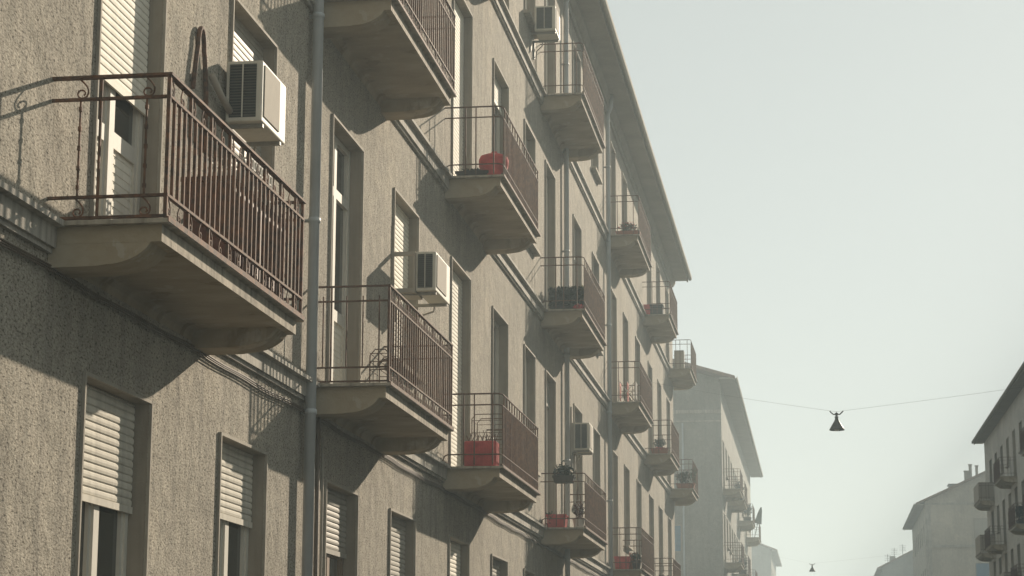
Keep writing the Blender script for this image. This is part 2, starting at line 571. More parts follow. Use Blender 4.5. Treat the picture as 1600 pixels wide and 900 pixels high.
# ------------------------------------------------------------------ the near apartment building (left)
XW = -4.80
H1, H2, H3 = 2.983 + CAM_Z, 6.852 + CAM_Z, 10.834 + CAM_Z
FL = [H1 - 3.73, H1, H2, H3]                       # floor levels
HEAD = [2.12 + CAM_Z, 5.85 + CAM_Z, 9.75 + CAM_Z, 13.45 + CAM_Z]
YA, YB = -8.0, 71.7
EAVE = 14.2 + CAM_Z
OPEN = [(13.32, 14.72), (16.57, 18.0), (20.32, 21.75), (23.5, 24.98), (27.4, 28.95), (31.05, 32.6), (34.55, 35.85),
        (37.35, 38.72), (41.8, 43.2), (45.5, 46.8), (49.8, 51.0), (52.95, 54.2), (60.85, 62.25), (64.5, 65.85), (68.5, 69.75),
        (2.2, 3.6), (5.6, 7.0), (9.6, 11.0), (56.6, 57.9)]
DOORS = {1: {0, 2, 4, 5, 7, 10, 12, 14}, 2: {0, 2, 4, 5, 7, 10, 12, 14}, 3: {0, 2, 4, 5, 7, 10, 12, 14}, 0: set()}
BAL = [(12.51, 3.60), (19.546, 3.56), (26.855, 3.75), (36.67, 3.90), (48.58, 3.84), (59.13, 3.42), (69.1, 3.2)]

B1 = empty('apartment_building', (XW, YA, 0), 'long taupe roughcast apartment block with rows of rusty balconies filling the left of the view', 'building')
holes, specs = [], []
for fl in range(4):
    for i, (a, b) in enumerate(OPEN):
        if i == 18 and fl != 1 and fl != 2: continue
        door = i in DOORS[fl]
        z0 = FL[fl] + (.02 if door else (.87 if fl else 1.0))
        holes.append((a, b, z0, HEAD[fl]))
        specs.append((fl, i, a, b, z0, HEAD[fl], door))
w = MB()
facade(w, XW, 1, YA, YB, .9, EAVE + .05, holes, .19)
# far gable end, near end, back
w.quad((XW, YB, .9), (XW - 11, YB, .9), (XW - 11, YB, EAVE + .05), (XW, YB, EAVE + .05))
w.quad((XW - 11, YB, EAVE + .05), (XW, YB, EAVE + .05), (XW - 5.5, YB, EAVE + 2.4))
w.quad((XW, YA, .9), (XW - 11, YA, .9), (XW - 11, YA, EAVE + .05), (XW, YA, EAVE + .05))
w.quad((XW - 11, YA, .9), (XW - 11, YB, .9), (XW - 11, YB, EAVE + .05), (XW - 11, YA, EAVE + .05))
w.build('wall', ['wall', 'reveal'], B1)
pl = MB()
pl.box(XW - 11, XW + .06, YA, YB, -.1, .9)
pl.build('plinth', 'slab', B1)
backing = MB()                                         # black sheet: the dark of unlit rooms put into its colour
backing.quad((XW - .5, YA + .2, 1), (XW - .5, YB - .2, 1), (XW - .5, YB - .2, EAVE), (XW - .5, YA + .2, EAVE))
backing.build('dark_room_backing', 'black', B1)

DROPS = {(0, 0): (.80, 'beige_shut'), (0, 1): (.64, 'beige_shut'), (0, 2): (.66, 'dull_shut'), (0, 3): (9, 'grey_shut'), (0, 4): (9, 'cream'), (0, 5): (1.3, 'grey_shut'),
         (1, 0): (1.56, 'cream'), (1, 1): (9, 'dull_shut'), (1, 2): (0, ''), (1, 3): (9, 'cream'), (1, 4): (9, 'cream'), (1, 5): (0, ''), (1, 6): (0, ''),  # shade on the shutter behind the first air conditioner put into duller slats
         (1, 7): (.5, 'grey_shut'), (1, 8): (1.2, 'dull_shut'), (1, 9): (0, ''), (2, 4): (9, 'cream'), (2, 5): (.45, 'cream'), (2, 6): (0, ''), (2, 7): (0, ''),
         (2, 8): (.7, 'grey_shut'), (3, 6): (0, ''), (3, 7): (1.0, 'cream')}
for fl, i, a, b, z0, z1, door in specs:
    if (fl, i) in DROPS:
        dr, sh = DROPS[(fl, i)]
    else:
        dr = rnd.choice([0, 0, .4, .8, 1.4, 9])
        sh = rnd.choice(['cream', 'grey_shut', 'grey_shut', 'dull_shut'])
    fr = 'wood' if (fl, i) == (0, 2) else 'white'
    window(B1, XW, 1, a, b, z0, z1, dr, door, sh or 'cream', fr, transom=(fl, i) in ((1, 2), (0, 2)), detail=2 if a < 45 else 1, fl_=fl)

# string courses at each floor
for h in (H1, H2, H3):
    prof = [(.002, -.20), (.035, -.20), (.035, -.168), (.06, -.168), (.06, -.032), (.118, -.032), (.118, .006), (.002, .03)]
    segs, last = [], YA
    for y, L in BAL:
        segs.append((last, y + .042)); last = y + L - .042
    segs.append((last, YB))
    for s0, s1 in segs:
        if s1 - s0 > .05:
            m = MB()
            m.prism(prof, lambda a, c, e: (XW + a, s0 if e == 0 else s1, h + c))
            m.build('string_course', 'band', B1, (XW, s0, h))

# balconies
for ci, (y, L) in enumerate(BAL):
    for h in (H1, H2, H3):
        style = 'scroll' if ci == 0 else 'flat' if ci == 1 else 'round'
        balcony(B1, XW, 1, y, L, h, style, rail_mat='rust' if ci == 0 else 'rust2')

# eaves: soffit, gutter, roof
def roof(parent, X, nx, ya, yb, ze, over, depth, pitch, gable_over=.6, thick=.16, gutter=True, mats=('roof', 'eave', 'eave_edge')):
    xe = X + nx * over
    xr = X - nx * depth / 2
    zr = ze + thick + (depth / 2 + over) * pitch
    y0, y1 = ya - gable_over, yb + gable_over
    xb = X - nx * (depth + over)
    m = MB()
    for xa, xz in ((xe, xr), (xb, xr)):
        m.quad((xa, y0, ze + thick), (xa, y1, ze + thick), (xz, y1, zr), (xz, y0, zr))
        # rake soffits and edges
        for g0, g1 in ((y0, ya), (yb, y1)):
            m.quad((xa, g0, ze), (xa, g1, ze), (xz, g1, zr - thick), (xz, g0, zr - thick))
        for g in (y0, y1):
            m.quad((xa, g, ze), (xa, g, ze + thick), (xz, g, zr), (xz, g, zr - thick))
    ro = m.build('roof', mats[0], parent, (X, ya, ze))
    for q, sx in ((X, xe), (X - nx * depth, xb)):
        s = MB()
        s.box(q, sx, y0 + .003, y1 - .003, ze - .004, ze + thick * .5)
        s.box(sx, sx - nx * .05 if sx == xe else sx + nx * .05, y0 + .004, y1 - .004, ze - .05, ze - .003)
        s.build('eave_soffit', mats[1], ro)
    if gutter:
        g = MB()
        prof = [(.0, .10), (.0, .02), (.03, -.02), (.08, -.025), (.115, .02), (.12, .10), (.108, .10), (.10, .03), (.07, 0), (.03, 0), (.012, .03), (.012, .10)]
        g.prism(prof, lambda a, c, e: (xe + nx * (a + .004), (y0 - .02) if e == 0 else (y1 + .02), ze + c + .03))
        g.build('gutter', mats[2], ro)
    return ro, zr

roof(B1, XW, 1, YA, YB - .9, EAVE, .60, 11, .36, .5)
# cornice under the eave
m = MB()
prof = [(.002, -.35), (.05, -.35), (.05, -.22), (.09, -.22), (.16, -.10), (.16, -.006), (.002, -.006)]
m.prism(prof, lambda a, c, e: (XW + a, YA if e == 0 else YB - .45, EAVE + c))
m.build('cornice', 'eave', B1, (XW, YA, EAVE))

# downpipes
for y, r, out in ((19.29, .052, .09), (40.04, .05, .08), (48.35, .052, .09)):
    m = MB()
    m.tube([(XW + out + .09, y, EAVE - .005), (XW + out + .08, y, EAVE - .30), (XW + out, y, EAVE - .5), (XW + out, y, .1)], r, 12)
    for z in (2.2, 4.25, 6.1, 8.15, 10.2, 12.2, 14.0):
        m.tube([(XW + out, y, z), (XW + out, y, z + .05)], r + .008, 12)
        m.box(XW, XW + out, y - .012, y + .012, z + .01, z + .04)
    m.build('downpipe', 'pipe', B1, (XW, y, .1), smooth=True)
m = MB()
m.tube([(XW + .04, 19.83, .2), (XW + .04, 19.83, H1 - .2)], .022, 8)
m.build('conduit', 'pipe_brown', B1, (XW, 19.83, .2), smooth=True)
m = MB()
m.tube([(XW + .035, 20.06, .2), (XW + .035, 20.06, H1 - .45)], .014, 8)
m.build('conduit', 'trim', B1, (XW, 20.06, .2), smooth=True)

# wires clipped under the first string course
m = MB()
for k in range(3):
    pts = []
    y = 4.0
    while y < 48.2:
        sag = .006 * math.sin(y * 4.1 + .4 * k) + .006 * math.sin(y * 1.7)
        pts.append((XW + .024 + .006 * k, y, H1 - .285 - .019 * k + sag))
        y += .22
    m.tube(pts, .0085 - .0015 * k, 5)
tag(m.build('wall_cable', 'pipe_brown', org=(XW, 4, H1 - .3), smooth=True),
    'bundle of thin brown wires clipped along the taupe wall just under the lowest string course', 'cable')

# small white plate on the wall
m = MB()
m.box(XW + .002, XW + .03, 22.32, 22.60, 1.50 + .55, 1.50 + .78)
tag(m.build('wall_plate', 'white', org=(XW, 22.46, 2.15), bevel=.006), 'small blank white plate on the taupe wall between two ground floor windows', 'plate')

# ------------------------------------------------------------------ air conditioners
def ac_unit(y0, y1, z0, z1, xb, xf, label, arms=False):
    z0 += CAM_Z; z1 += CAM_Z
    e = empty('air_conditioner', (xb, y0, z0), label, 'air conditioner', 'air conditioners on the taupe facade')
    c = MB(); c.box(xb, xf, y0, y1, z0, z1)
    c.build('casing', 'ac', e, bevel=.012)
    W = xf - xb
    g = MB()                                       # the finned coil on the short side
    gx0, gx1, gz0, gz1 = xb + W * .10, xf - W * .16, z0 + .035, z1 - .03
    g.box(gx0, gx1, y0 - .004, y0 - .0005, gz0, gz1)
    co = g.build('coil', 'ac_dark', e)
    b = MB()
    k = gz0 + .012
    while k < gz1 - .01:
        b.box(gx0, gx1, y0 - .010, y0 - .0045, k, k + .006); k += .024
    b.build('grille', 'ac_slat', co)
    dv = MB(); dv.box((gx0 + gx1) / 2 - .005, (gx0 + gx1) / 2 + .005, y0 - .018, y0 - .0105, gz0, gz1); dv.build('divider', 'ac', co)
    p = MB()
    p.box(xf + .001, xf + .010, y0 + .05, y1 - (y1 - y0) * .30, z0 + .05, z1 - .03)
    p.build('front_panel', 'ac_grey', e, bevel=.003)
    for yy in (y0 + .08, y1 - .14):
        f = MB()
        f.box(XW, xf - .01, yy, yy + .04, z0 - .032, z0 - .001)
        f.box(XW, XW + .03, yy + .002, yy + .038, z0 - .34, z0 - .033)
        f.build('wall_bracket', 'tin', e)
    h = MB()
    hx = XW + .03
    h.tube([(xb + .06, y1 - .05, z0 - .002), (xb + .05, y1 - .05, z0 - .08), (hx + .02, y1 - .02, z0 - .16), (hx, y1 + .03, z0 - .30), (hx, y1 + .05, z0 - .75)], .011, 6)
    h.build('drain_hose', 'trim', e, smooth=True)
    if arms:
        f = MB()
        f.box(XW, xb - .001, y0 - .022, y0 + .022, z1 - .045, z1)
        f.box(XW, xb - .001, y0 - .020, y0 + .45, z0 - .02, z0 + .03)
        f.box(xb - .030, xb - .001, y0 - .017, y0 + .017, z0 + .031, z1 - .046)
        f.box(XW + .001, XW + .028, y0 - .017, y0 + .017, z0 - .1, z1 + .32)
        f.build('support_frame', 'ac_grey', e)
    return e

ac_unit(16.33, 17.12, 4.69, 5.21, -4.76, -4.452, 'big cream air conditioner with dark finned side just beyond the nearest rusty balcony')
ac_unit(23.47, 24.42, 4.64, 5.10, -4.52, -4.285, 'cream air conditioner on open iron arms above the balcony next to the grey downpipe', True)
ac_unit(41.30, 42.02, 4.88, 5.42, -4.74, -4.425, 'small cream air conditioner above a balcony with a bush hanging on its rail', True)
ac_unit(35.15, 35.85, 11.54, 11.99, -4.70, -4.33, 'cream air conditioner highest on the facade, cut by the top edge, under the eaves')

# ------------------------------------------------------------------ things on the balconies
def rel(h): return h + CAM_Z
# brown insulated pipe looping up the wall from the first air conditioner
m = MB()
p0 = [(-4.70, 16.30, rel(4.80)), (-4.72, 16.1, rel(4.90)), (-4.74, 15.86, rel(5.0))]
m.tube([(-4.72, 16.36, rel(4.77)), (-4.735, 16.1, rel(4.85)), (-4.75, 15.88, rel(4.95))], .030, 8)
tag(m.build('pipe_sleeve', 'ac_grey', org=(-4.72, 16.3, rel(4.8)), smooth=True), 'short pale tube running from the biggest air conditioner to a brown loop', 'pipe')
m = MB()
pts = [(-4.775, 15.84, rel(4.30)), (-4.77, 15.80, rel(4.8)), (-4.77, 15.74, rel(5.06))]
pts += [(-4.77, 15.63 + .085 * math.cos(a), rel(5.10 + .17 * math.sin(a))) for a in [k * math.pi / 10 for k in range(11)]]
pts += [(-4.77, 15.50, rel(4.95)), (-4.77, 15.44, rel(4.72))]
m.tube(pts, .020, 8)
tag(m.build('pipe_loop', 'rust', org=(-4.76, 15.8, rel(4.35)), smooth=True), 'thin brown hairpin loop of pipe standing up on the wall above the nearest balcony', 'pipe')

def cabinet():
    e = empty('storage_cabinet', (-4.5, 14.6, H1), 'dark brown storage cabinet behind the bars of the nearest rusty balcony', 'cabinet')
    z = H1
    b = MB(); b.box(-4.46, -4.11, 14.30, 15.85, z + .002, z + .68); b.build('body', 'cabinet', e, bevel=.01)
    t = MB(); t.box(-4.48, -4.09, 14.27, 15.88, z + .681, z + .72); t.build('lid', 'cabinet', e, bevel=.008)
    d = MB()
    for a, c in ((14.33, 15.06), (15.09, 15.82)):
        d.box(-4.109, -4.098, a, c, z + .04, z + .65)
        k = a + .04
        while k < c - .03:
            d.box(-4.0975, -4.092, k, k + .03, z + .08, z + .62); k += .07
    d.build('door', 'cabinet', e)
cabinet()
def crate(c, s, label, mat='whitenet'):
    """open lattice crate"""
    e = empty('lattice_crate', c, label, 'crate')
    x, y, z = c; a, b, h = s
    m = MB()
    t = .012
    for k in range(5):
        zz = z + .002 + (h - t) * k / 4
        m.box(x, x + a, y, y + t, zz, zz + t); m.box(x, x + a, y + b - t, y + b, zz, zz + t)
        m.box(x, x + t, y + t, y + b - t, zz + .0005, zz + t); m.box(x + a - t, x + a, y + t, y + b - t, zz + .0005, zz + t)
    for k in range(9):
        yy = y + .001 + (b - t) * k / 8
        m.box(x - .003, x + t - .004, yy, yy + t, z + .003, z + h + .01)
        m.box(x + a - t + .004, x + a + .003, yy, yy + t, z + .003, z + h + .01)
    for k in range(1, 5):
        xx = x + (a - t) * k / 5
        m.box(xx, xx + t, y - .003, y + .004, z + .003, z + h + .01)
    m.build('lattice', mat, e)
    l = MB(); l.box(x + .02, x + a - .02, y + .02, y + b - .02, z + .004, z + h * .7)
    l.build('folded_cloth', 'cloth', e, bevel=.02)
crate((-4.46, 14.85, H1 + .722), (.34, .62, .28), 'white lattice crate standing on the dark cabinet on the nearest balcony')
def box_planter(c, s, label, mat, soil=True, name='planter', cat='planter'):
    e = empty(name, c, label, cat)
    x, y, z = c; a, b, h = s
    m = MB()
    f = .86
    m.prism([(-a / 2 * f, 0), (a / 2 * f, 0), (a / 2, h - .03), (a / 2 + .012, h - .03), (a / 2 + .012, h), (-a / 2 - .012, h), (-a / 2 - .012, h - .03), (-a / 2, h - .03)],
            lambda u, w_, k: (x + u, y - b / 2 if k == 0 else y + b / 2, z + w_ + .002))
    m.build('trough', mat, e, bevel=.006)
    return e
def round_pot(c, r, h, label, mat, name='flower_pot', cat='flower pot'):
    e = empty(name, c, label, cat)
    m = MB()
    m.lathe([(0, .002), (r * .72, .002), (r * .95, h * .85), (r * 1.06, h * .86), (r * 1.06, h), (r * .92, h), (r * .9, h * .9), (0, h * .9)], c, 20)
    m.build('pot', mat, e, smooth=True, bevel=.004)
    return e
def foliage(e, c, rad, n, size, mat, name='foliage', flowers=None, fn=0):
    r2 = random.Random(int(abs(c[0] * 911 + c[1] * 37 + c[2] * 13)))
    m = MB(); m.leaves(c, rad, n, size, r2)
    for _ in range(8):
        m.tube([(c[0] + r2.uniform(-.3, .3) * rad[0], c[1] + r2.uniform(-.3, .3) * rad[1], c[2] - rad[2]),
                (c[0] + r2.uniform(-.8, .8) * rad[0], c[1] + r2.uniform(-.8, .8) * rad[1], c[2] + rad[2] * r2.uniform(.2, .9))], .006, 4)
    m.build(name, mat, e)
    if flowers:
        f = MB(); f.leaves((c[0], c[1], c[2] + rad[2] * .25), (rad[0] * 1.05, rad[1] * 1.05, rad[2] * .95), fn, size * .9, r2)
        f.build('flowers', flowers, e)

# clutter at the far end of the nearest balcony
e = round_pot((-4.28, 15.99, H1), .09, .26, 'dark flower pot at the far corner of the nearest rusty balcony', 'pot_dark')
foliage(e, (-4.28, 15.98, H1 + .36), (.13, .09, .16), 110, .035, 'leaf2')
# iron drying rack
def drying_rack(c, a, h, label):
    e = empty('drying_rack', c, label, 'rack')
    x, y, z = c
    for yy in (y, y + .45):
        m = MB()
        pts = [(x - a / 2, yy, z + .002), (x - a / 2, yy, z + h - .06), (x - a / 2 + .05, yy, z + h), (x + a / 2 - .05, yy, z + h), (x + a / 2, yy, z + h - .06), (x + a / 2, yy, z + .002)]
        m.tube(pts, .006, 6); m.build('leg_frame', 'rust2', e)
    m = MB()
    for k in range(3):
        zz = z + h * (.45 + .22 * k)
        for xx in (-a / 2, 0, a / 2):
            m.tube([(x + xx, y, zz), (x + xx, y + .45, zz)], .004, 5)
        for yy in (y, y + .45):
            m.tube([(x - a / 2, yy, zz), (x + a / 2, yy, zz)], .004, 5)
    m.build('rails', 'rust2', e)
drying_rack((-4.15, 19.78, H1), .20, .36, 'low iron rack with rounded top on the balcony beside the grey downpipe')
drying_rack((-4.26, 27.35, H1), .46, .74, 'taller iron drying rack behind the big red box')

# red box on the second storey row
e = empty('red_storage_box', (-4.3, 27.0, H1), 'big square red box with dry sticks on top, on the lowest balcony of its column', 'box')
m = MB(); m.box(-4.53, -4.11, 26.98, 27.30, H1 + .002, H1 + .345); m.build('body', 'redcloth', e, bevel=.02)
m = MB()
for k in range(7):
    m.box(-4.53 + .005 + .06 * k, -4.53 + .02 + .06 * k, 26.972, 26.979, H1 + .02, H1 + .315)
m.build('ribs', 'redcloth', e)
r3 = random.Random(3); m = MB()
for k in range(26):
    x0, y0 = r3.uniform(-4.5, -4.14), r3.uniform(27.0, 27.28)
    m.tube([(x0, y0, H1 + .335), (x0 + r3.uniform(-.06, .06), y0 + r3.uniform(-.05, .05), H1 + r3.uniform(.40, .49))], .005, 4)
m.build('dry_sticks', 'rust2', e)
# bulging red cloth bag one floor up
e = empty('red_bag', (-4.2, 27.25, H2), 'rounded bright red bag bulging on the balcony straight above the big red box', 'bag')
m = MB()
r3 = random.Random(5)
prof = [(.02, .38), (.10, .385), (.165, .36), (.195, .30), (.20, .22), (.17, .12), (.15, .03), (.12, .004), (0, .004)]
m.lathe(prof, (-4.20, 27.28, H2), 22)
m.v = [(x + .015 * math.sin(9 * z + 7 * x), y + .015 * math.cos(11 * z + 5 * y), z) for x, y, z in m.v]
m.build('sack', 'redcloth', e, smooth=True)
m = MB(); m.tube([(-4.24, 27.28, H2 + .37), (-4.22, 27.28, H2 + .42), (-4.17, 27.28, H2 + .42), (-4.15, 27.28, H2 + .37)], .012, 6); m.build('handle', 'redcloth', e, smooth=True)
e = box_planter((-4.47, 27.22, H2), (.42, .24, .12), 'low dark planter with sparse leaves beside the rounded red bag', 'pot_dark')
foliage(e, (-4.47, 27.22, H2 + .14), (.20, .12, .06), 110, .03, 'leaf')

# boxy dark hedge on the third column
e = box_planter((-4.36, 37.3, H2), (.62, .5, .12), 'long planter with a boxy dark green hedge and red flowers at its corner', 'pot_dark', name='hedge_planter')
r3 = random.Random(11); m = MB()
for _ in range(3200):
    x, y, z = r3.uniform(-4.70, -4.05), r3.uniform(37.02, 37.6), H2 + .10 + .38 * r3.random() ** .8
    a = Vector((r3.gauss(0, 1), r3.gauss(0, 1), r3.gauss(0, 1))).normalized(); b = a.orthogonal().normalized(); s_ = r3.uniform(.018, .042); p = Vector((x, y, z))
    m.quad(p - a * s_, p + b * s_ * .6, p + a * s_, p - b * s_ * .6)
m.build('hedge', 'leaf', e)
m = MB(); m.leaves((-4.10, 37.2, H2 + .44), (.09, .12, .09), 70, .03, r3); m.build('yellow_shoots', 'leafy', e)
m = MB(); m.leaves((-4.14, 36.98, H2 + .09), (.13, .06, .06), 90, .025, r3); m.build('flowers', 'petal', e)

# lowest balcony of the third column: red pot, bush on the rail, dried plant
e = box_planter((-4.545, 37.05, H1), (.33, .34, .24), 'square red pot low on the balcony under the bush hanging on the rail', 'redcloth', name='flower_pot', cat='flower pot')
e = box_planter((-4.39, 36.74, H1 + .78), (.36, .16, .12), 'rail planter with a round dark green bush below the small air conditioner', 'pot_dark')
foliage(e, (-4.39, 36.74, H1 + .98), (.24, .18, .16), 420, .034, 'leaf')
e = round_pot((-4.16, 37.0, H1), .11, .18, 'pale pot of a reddish brown dry plant next to the square red pot', 'cloth')
foliage(e, (-4.16, 37.0, H1 + .32), (.13, .16, .17), 220, .028, 'cabinet', flowers='cloth', fn=60)
e = round_pot((-4.66, 36.95, H1), .07, .1, 'tiny dark pot with grey leaves squeezed against the wall beside the square red pot', 'pot_dark')
foliage(e, (-4.66, 36.95, H1 + .2), (.10, .12, .12), 110, .03, 'leaf2')

# fourth column
e = box_planter((-4.3, 49.0, H3), (.55, .3, .14), 'red geranium planter on the highest balcony just behind the last grey downpipe', 'terracotta')
foliage(e, (-4.3, 49.0, H3 + .26), (.27, .18, .15), 330, .032, 'leaf2', flowers='petal', fn=60)
e = empty('laundry_stand', (-4.32, 49.0, H2), 'pale folding stand hung with pink and white washing on a balcony', 'laundry')
m = MB()
for yy in (48.9, 49.5):
    m.tube([(-4.6, yy, H2 + .002), (-4.15, yy, H2 + .52)], .009, 5); m.tube([(-4.12, yy, H2 + .002), (-4.52, yy, H2 + .52)], .009, 5)
for xx in (-4.52, -4.35, -4.15):
    m.tube([(xx, 48.9, H2 + .52), (xx, 49.5, H2 + .52)], .007, 5)
m.build('frame', 'whitenet', e)
m = MB(); m.box(-4.53, -4.515, 48.92, 49.25, H2 + .10, H2 + .527); m.box(-4.36, -4.345, 48.95, 49.4, H2 + .06, H2 + .527); m.build('pink_cloth', 'pink', e, bevel=.005)
m = MB(); m.box(-4.16, -4.145, 48.92, 49.3, H2 + .12, H2 + .527); m.build('white_cloth', 'cloth', e, bevel=.005)
e = box_planter((-4.49, 48.95, H1), (.34, .3, .30), 'tall red planter on the lowest balcony behind the last grey downpipe', 'redcloth')
e = round_pot((-4.17, 48.98, H1), .11, .22, 'black flower pot with a small bush right of the tall red planter', 'pot_dark')
foliage(e, (-4.17, 48.98, H1 + .31), (.13, .13, .1), 150, .03, 'leaf')
e = box_planter((-4.28, 49.3, H1), (.2, .25, .26), 'small terracotta planter behind the tall red planter', 'terracotta')
foliage(e, (-4.28, 49.3, H1 + .34), (.12, .14, .1), 120, .03, 'leaf2', flowers='petal', fn=60)

# fifth column
e = box_planter((-4.69, 59.6, H3), (.17, .3, .34), 'bright red upright tub on the highest balcony next to a black trunk', 'red')
e = empty('black_trunk', (-4.44, 59.6, H3), 'black lidded trunk beside the bright red tub on a high balcony', 'trunk')
m = MB(); m.box(-4.60, -4.24, 59.4, 59.9, H3 + .002, H3 + .28); m.build('body', 'black', e, bevel=.01)
m = MB(); m.box(-4.62, -4.22, 59.38, 59.92, H3 + .281, H3 + .34); m.build('lid', 'black', e, bevel=.02)
e = box_planter((-4.38, 59.5, H2), (.46, .26, .16), 'planter with one dark bush above a fringe of red flowers, far along the block', 'terracotta')
foliage(e, (-4.38, 59.5, H2 + .33), (.22, .18, .18), 320, .034, 'leaf')
m = MB(); m.leaves((-4.38, 59.4, H2 + .17), (.24, .12, .05), 110, .028, random.Random(2)); m.build('flowers', 'petal', e)
e = box_planter((-4.5, 59.5, H1), (.3, .25, .2), 'red box planter on the lowest balcony of the last column before the corner', 'red')
e = round_pot((-4.2, 59.6, H1), .12, .2, 'pale pot with a leafy plant right of the red box planter', 'cloth')
foliage(e, (-4.2, 59.6, H1 + .36), (.15, .15, .2), 170, .034, 'leaf2')

# corner column
e = empty('metal_locker', (-4.4, 69.6, H3), 'grey metal locker standing on the highest balcony at the far corner of the taupe block', 'locker')
m = MB(); m.box(-4.60, -4.28, 69.5, 69.95, H3 + .002, H3 + .66); m.build('body', 'tin', e, bevel=.008)
m = MB(); m.box(-4.59, -4.29, 69.486, 69.4995, H3 + .04, H3 + .62); m.build('door', 'ac_grey', e)
e = box_planter((-4.28, 69.6, H2), (.6, .35, .2), 'long planter of tall straggly plants on the middle balcony at the far corner', 'terracotta')
foliage(e, (-4.35, 69.6, H2 + .42), (.28, .22, .26), 330, .04, 'leaf')
m = MB(); m.leaves((-4.02, 69.6, H2 + .50), (.16, .2, .32), 150, .04, random.Random(9)); m.build('pale_shoots', 'leaf2', e)

# ------------------------------------------------------------------ the other houses
def house(name, label, X, nx, ya, yb, eave, over, depth, pitch, floors, cols, wmat, gable_over, bal=(), win_w=1.2, win_h=2.1, base=.0, gut=True, detail=1, bD=.85):
    e = empty(name, (X, ya, 0), label, 'building')
    holes, sp = [], []
    for lv in floors:
        for c in cols:
            door = any(b[0] - .2 < c and c + win_w < b[0] + b[1] + .2 and abs(b[2] - lv) < .3 for b in bal)
            z0 = lv + (.03 if door else .95)
            z1 = lv + .25 + win_h
            holes.append((c, c + win_w, z0, z1)); sp.append((c, z0, z1, door))
    w = MB()
    facade(w, X, nx, ya, yb, base, eave + .05, holes, .2)
    xr, xb = X - nx * depth / 2, X - nx * depth
    zo = over * pitch
    for y in (ya, yb):
        w.quad((X, y, base), (xb, y, base), (xb, y, eave + zo - .02), (xr, y, eave + (depth / 2 + over) * pitch - .02), (X, y, eave + zo - .02))
    w.quad((xb, ya, base), (xb, yb, base), (xb, yb, eave + .05), (xb, ya, eave + .05))
    w.build('wall', [wmat, 'reveal'], e)
    for c, z0, z1, door in sp:
        window(e, X, nx, c, c + win_w, z0, z1, rnd.choice([0, 0, .6, 1.1, 9]), door, rnd.choice(['cream', 'grey_shut', 'dull_shut']), 'white', depth=.18, detail=detail)
    ro, zr = roof(e, X, nx, ya, yb, eave, over, depth, pitch, gable_over, gutter=gut)
    for b in bal:
        balcony(e, X, nx, b[0], b[1], b[2], 'round', D=bD, rail_mat='rust2')
    return e, ro, zr

def gable_window(e, y, x0, x1, z0, z1, shut):
    f = MB()
    f.box(x0 - .06, x0, y - .03, y - .002, z0 - .06, z1 + .06); f.box(x1, x1 + .06, y - .03, y - .002, z0 - .06, z1 + .06)
    f.box(x0, x1, y - .028, y - .002, z1, z1 + .06); f.box(x0, x1, y - .05, y - .002, z0 - .06, z0)
    o = f.build('window', 'trim', e, (x0, y, z0))
    s = MB()
    k = z0 + .01
    while k < z1 - .02:
        s.box(x0 + .01, x1 - .01, y - .022, y - .003, k, k + .05); k += .06
    s.build('shutter', shut, o)

# next house on the left
XB = -4.45
fl2 = [rel(-.6), rel(3.0), rel(6.5), rel(10.0)]
cols2 = [101.6 + 3.05 * k for k in range(13)]
bal2 = [(101.2, 3.6, fl2[2]), (101.2, 3.6, fl2[3]), (107.0, 4.2, fl2[3]), (110.4, 4.0, fl2[2]), (119.5, 4.2, fl2[3]), (122.6, 4.0, fl2[2]), (131.8, 4.2, fl2[3]), (101.2, 3.6, fl2[1]), (113.4, 4.0, fl2[1])]
B2, ro2, _ = house('apartment_building', 'grey hazy house with blank shaded gable, next beyond the taupe block at left', XB, 1, 100.6, 143, rel(15.0), .72, 11, .30, fl2, cols2, 'wall_grey', 1.3, bal2)
m = MB(); m.box(XB - 11, XB - .001, 100.54, 100.599, rel(13.55), rel(13.72)); m.box(XB - 11, XB - .002, 100.57, 100.598, rel(13.15), rel(13.22))
m.build('gable_moulding', 'band', B2, (XB, 100.6, rel(13.6)))
gable_window(B2, 100.6, -7.9, -6.75, rel(11.9), rel(13.0), 'wood')
m = MB(); m.tube([(-6.3, 100.54, .2), (-6.3, 100.54, rel(13.1))], .05, 8); m.build('downpipe', 'pipe', B2, (-6.3, 100.54, .2), smooth=True)
gable_window(B2, 100.6, -6.9, -6.45, rel(7.0), rel(8.2), 'blue')
for y, z, h_ in ((108.2, fl2[3], .8), (120.6, fl2[3], .9), (111.6, fl2[2], .7)):
    e = box_planter((XB + .5, y, z), (.4, .9, .25), {108.2: 'planter of tall leaves on the top balcony of the grey hazy house nearest its gable',
        120.6: 'bushy planter farther along the top balconies of the grey hazy house', 111.6: 'leafy planter one floor below the top balconies of the grey hazy house'}[y], 'pot_dark')
    foliage(e, (XB + .5, y, z + .25 + h_ / 2), (.3, .5, h_ / 2), 260, .07, 'leaf')
e = empty('parasol', (XB + .8, 133.0, fl2[3]), 'closed dark parasol leaning out over a far balcony of the grey hazy house', 'parasol')
m = MB(); m.tube([(XB + .5, 133, fl2[3] + .02), (XB + .95, 133, fl2[3] + 1.9)], .025, 6); m.build('pole', 'wire', e)
m = MB(); m.tube([(XB + .72, 133, fl2[3] + .95), (XB + .80, 133, fl2[3] + 1.25), (XB + .9, 133, fl2[3] + 1.7), (XB + .96, 133, fl2[3] + 1.95)], .26, 9, r2=.04); m.build('canopy', 'leaf', e)

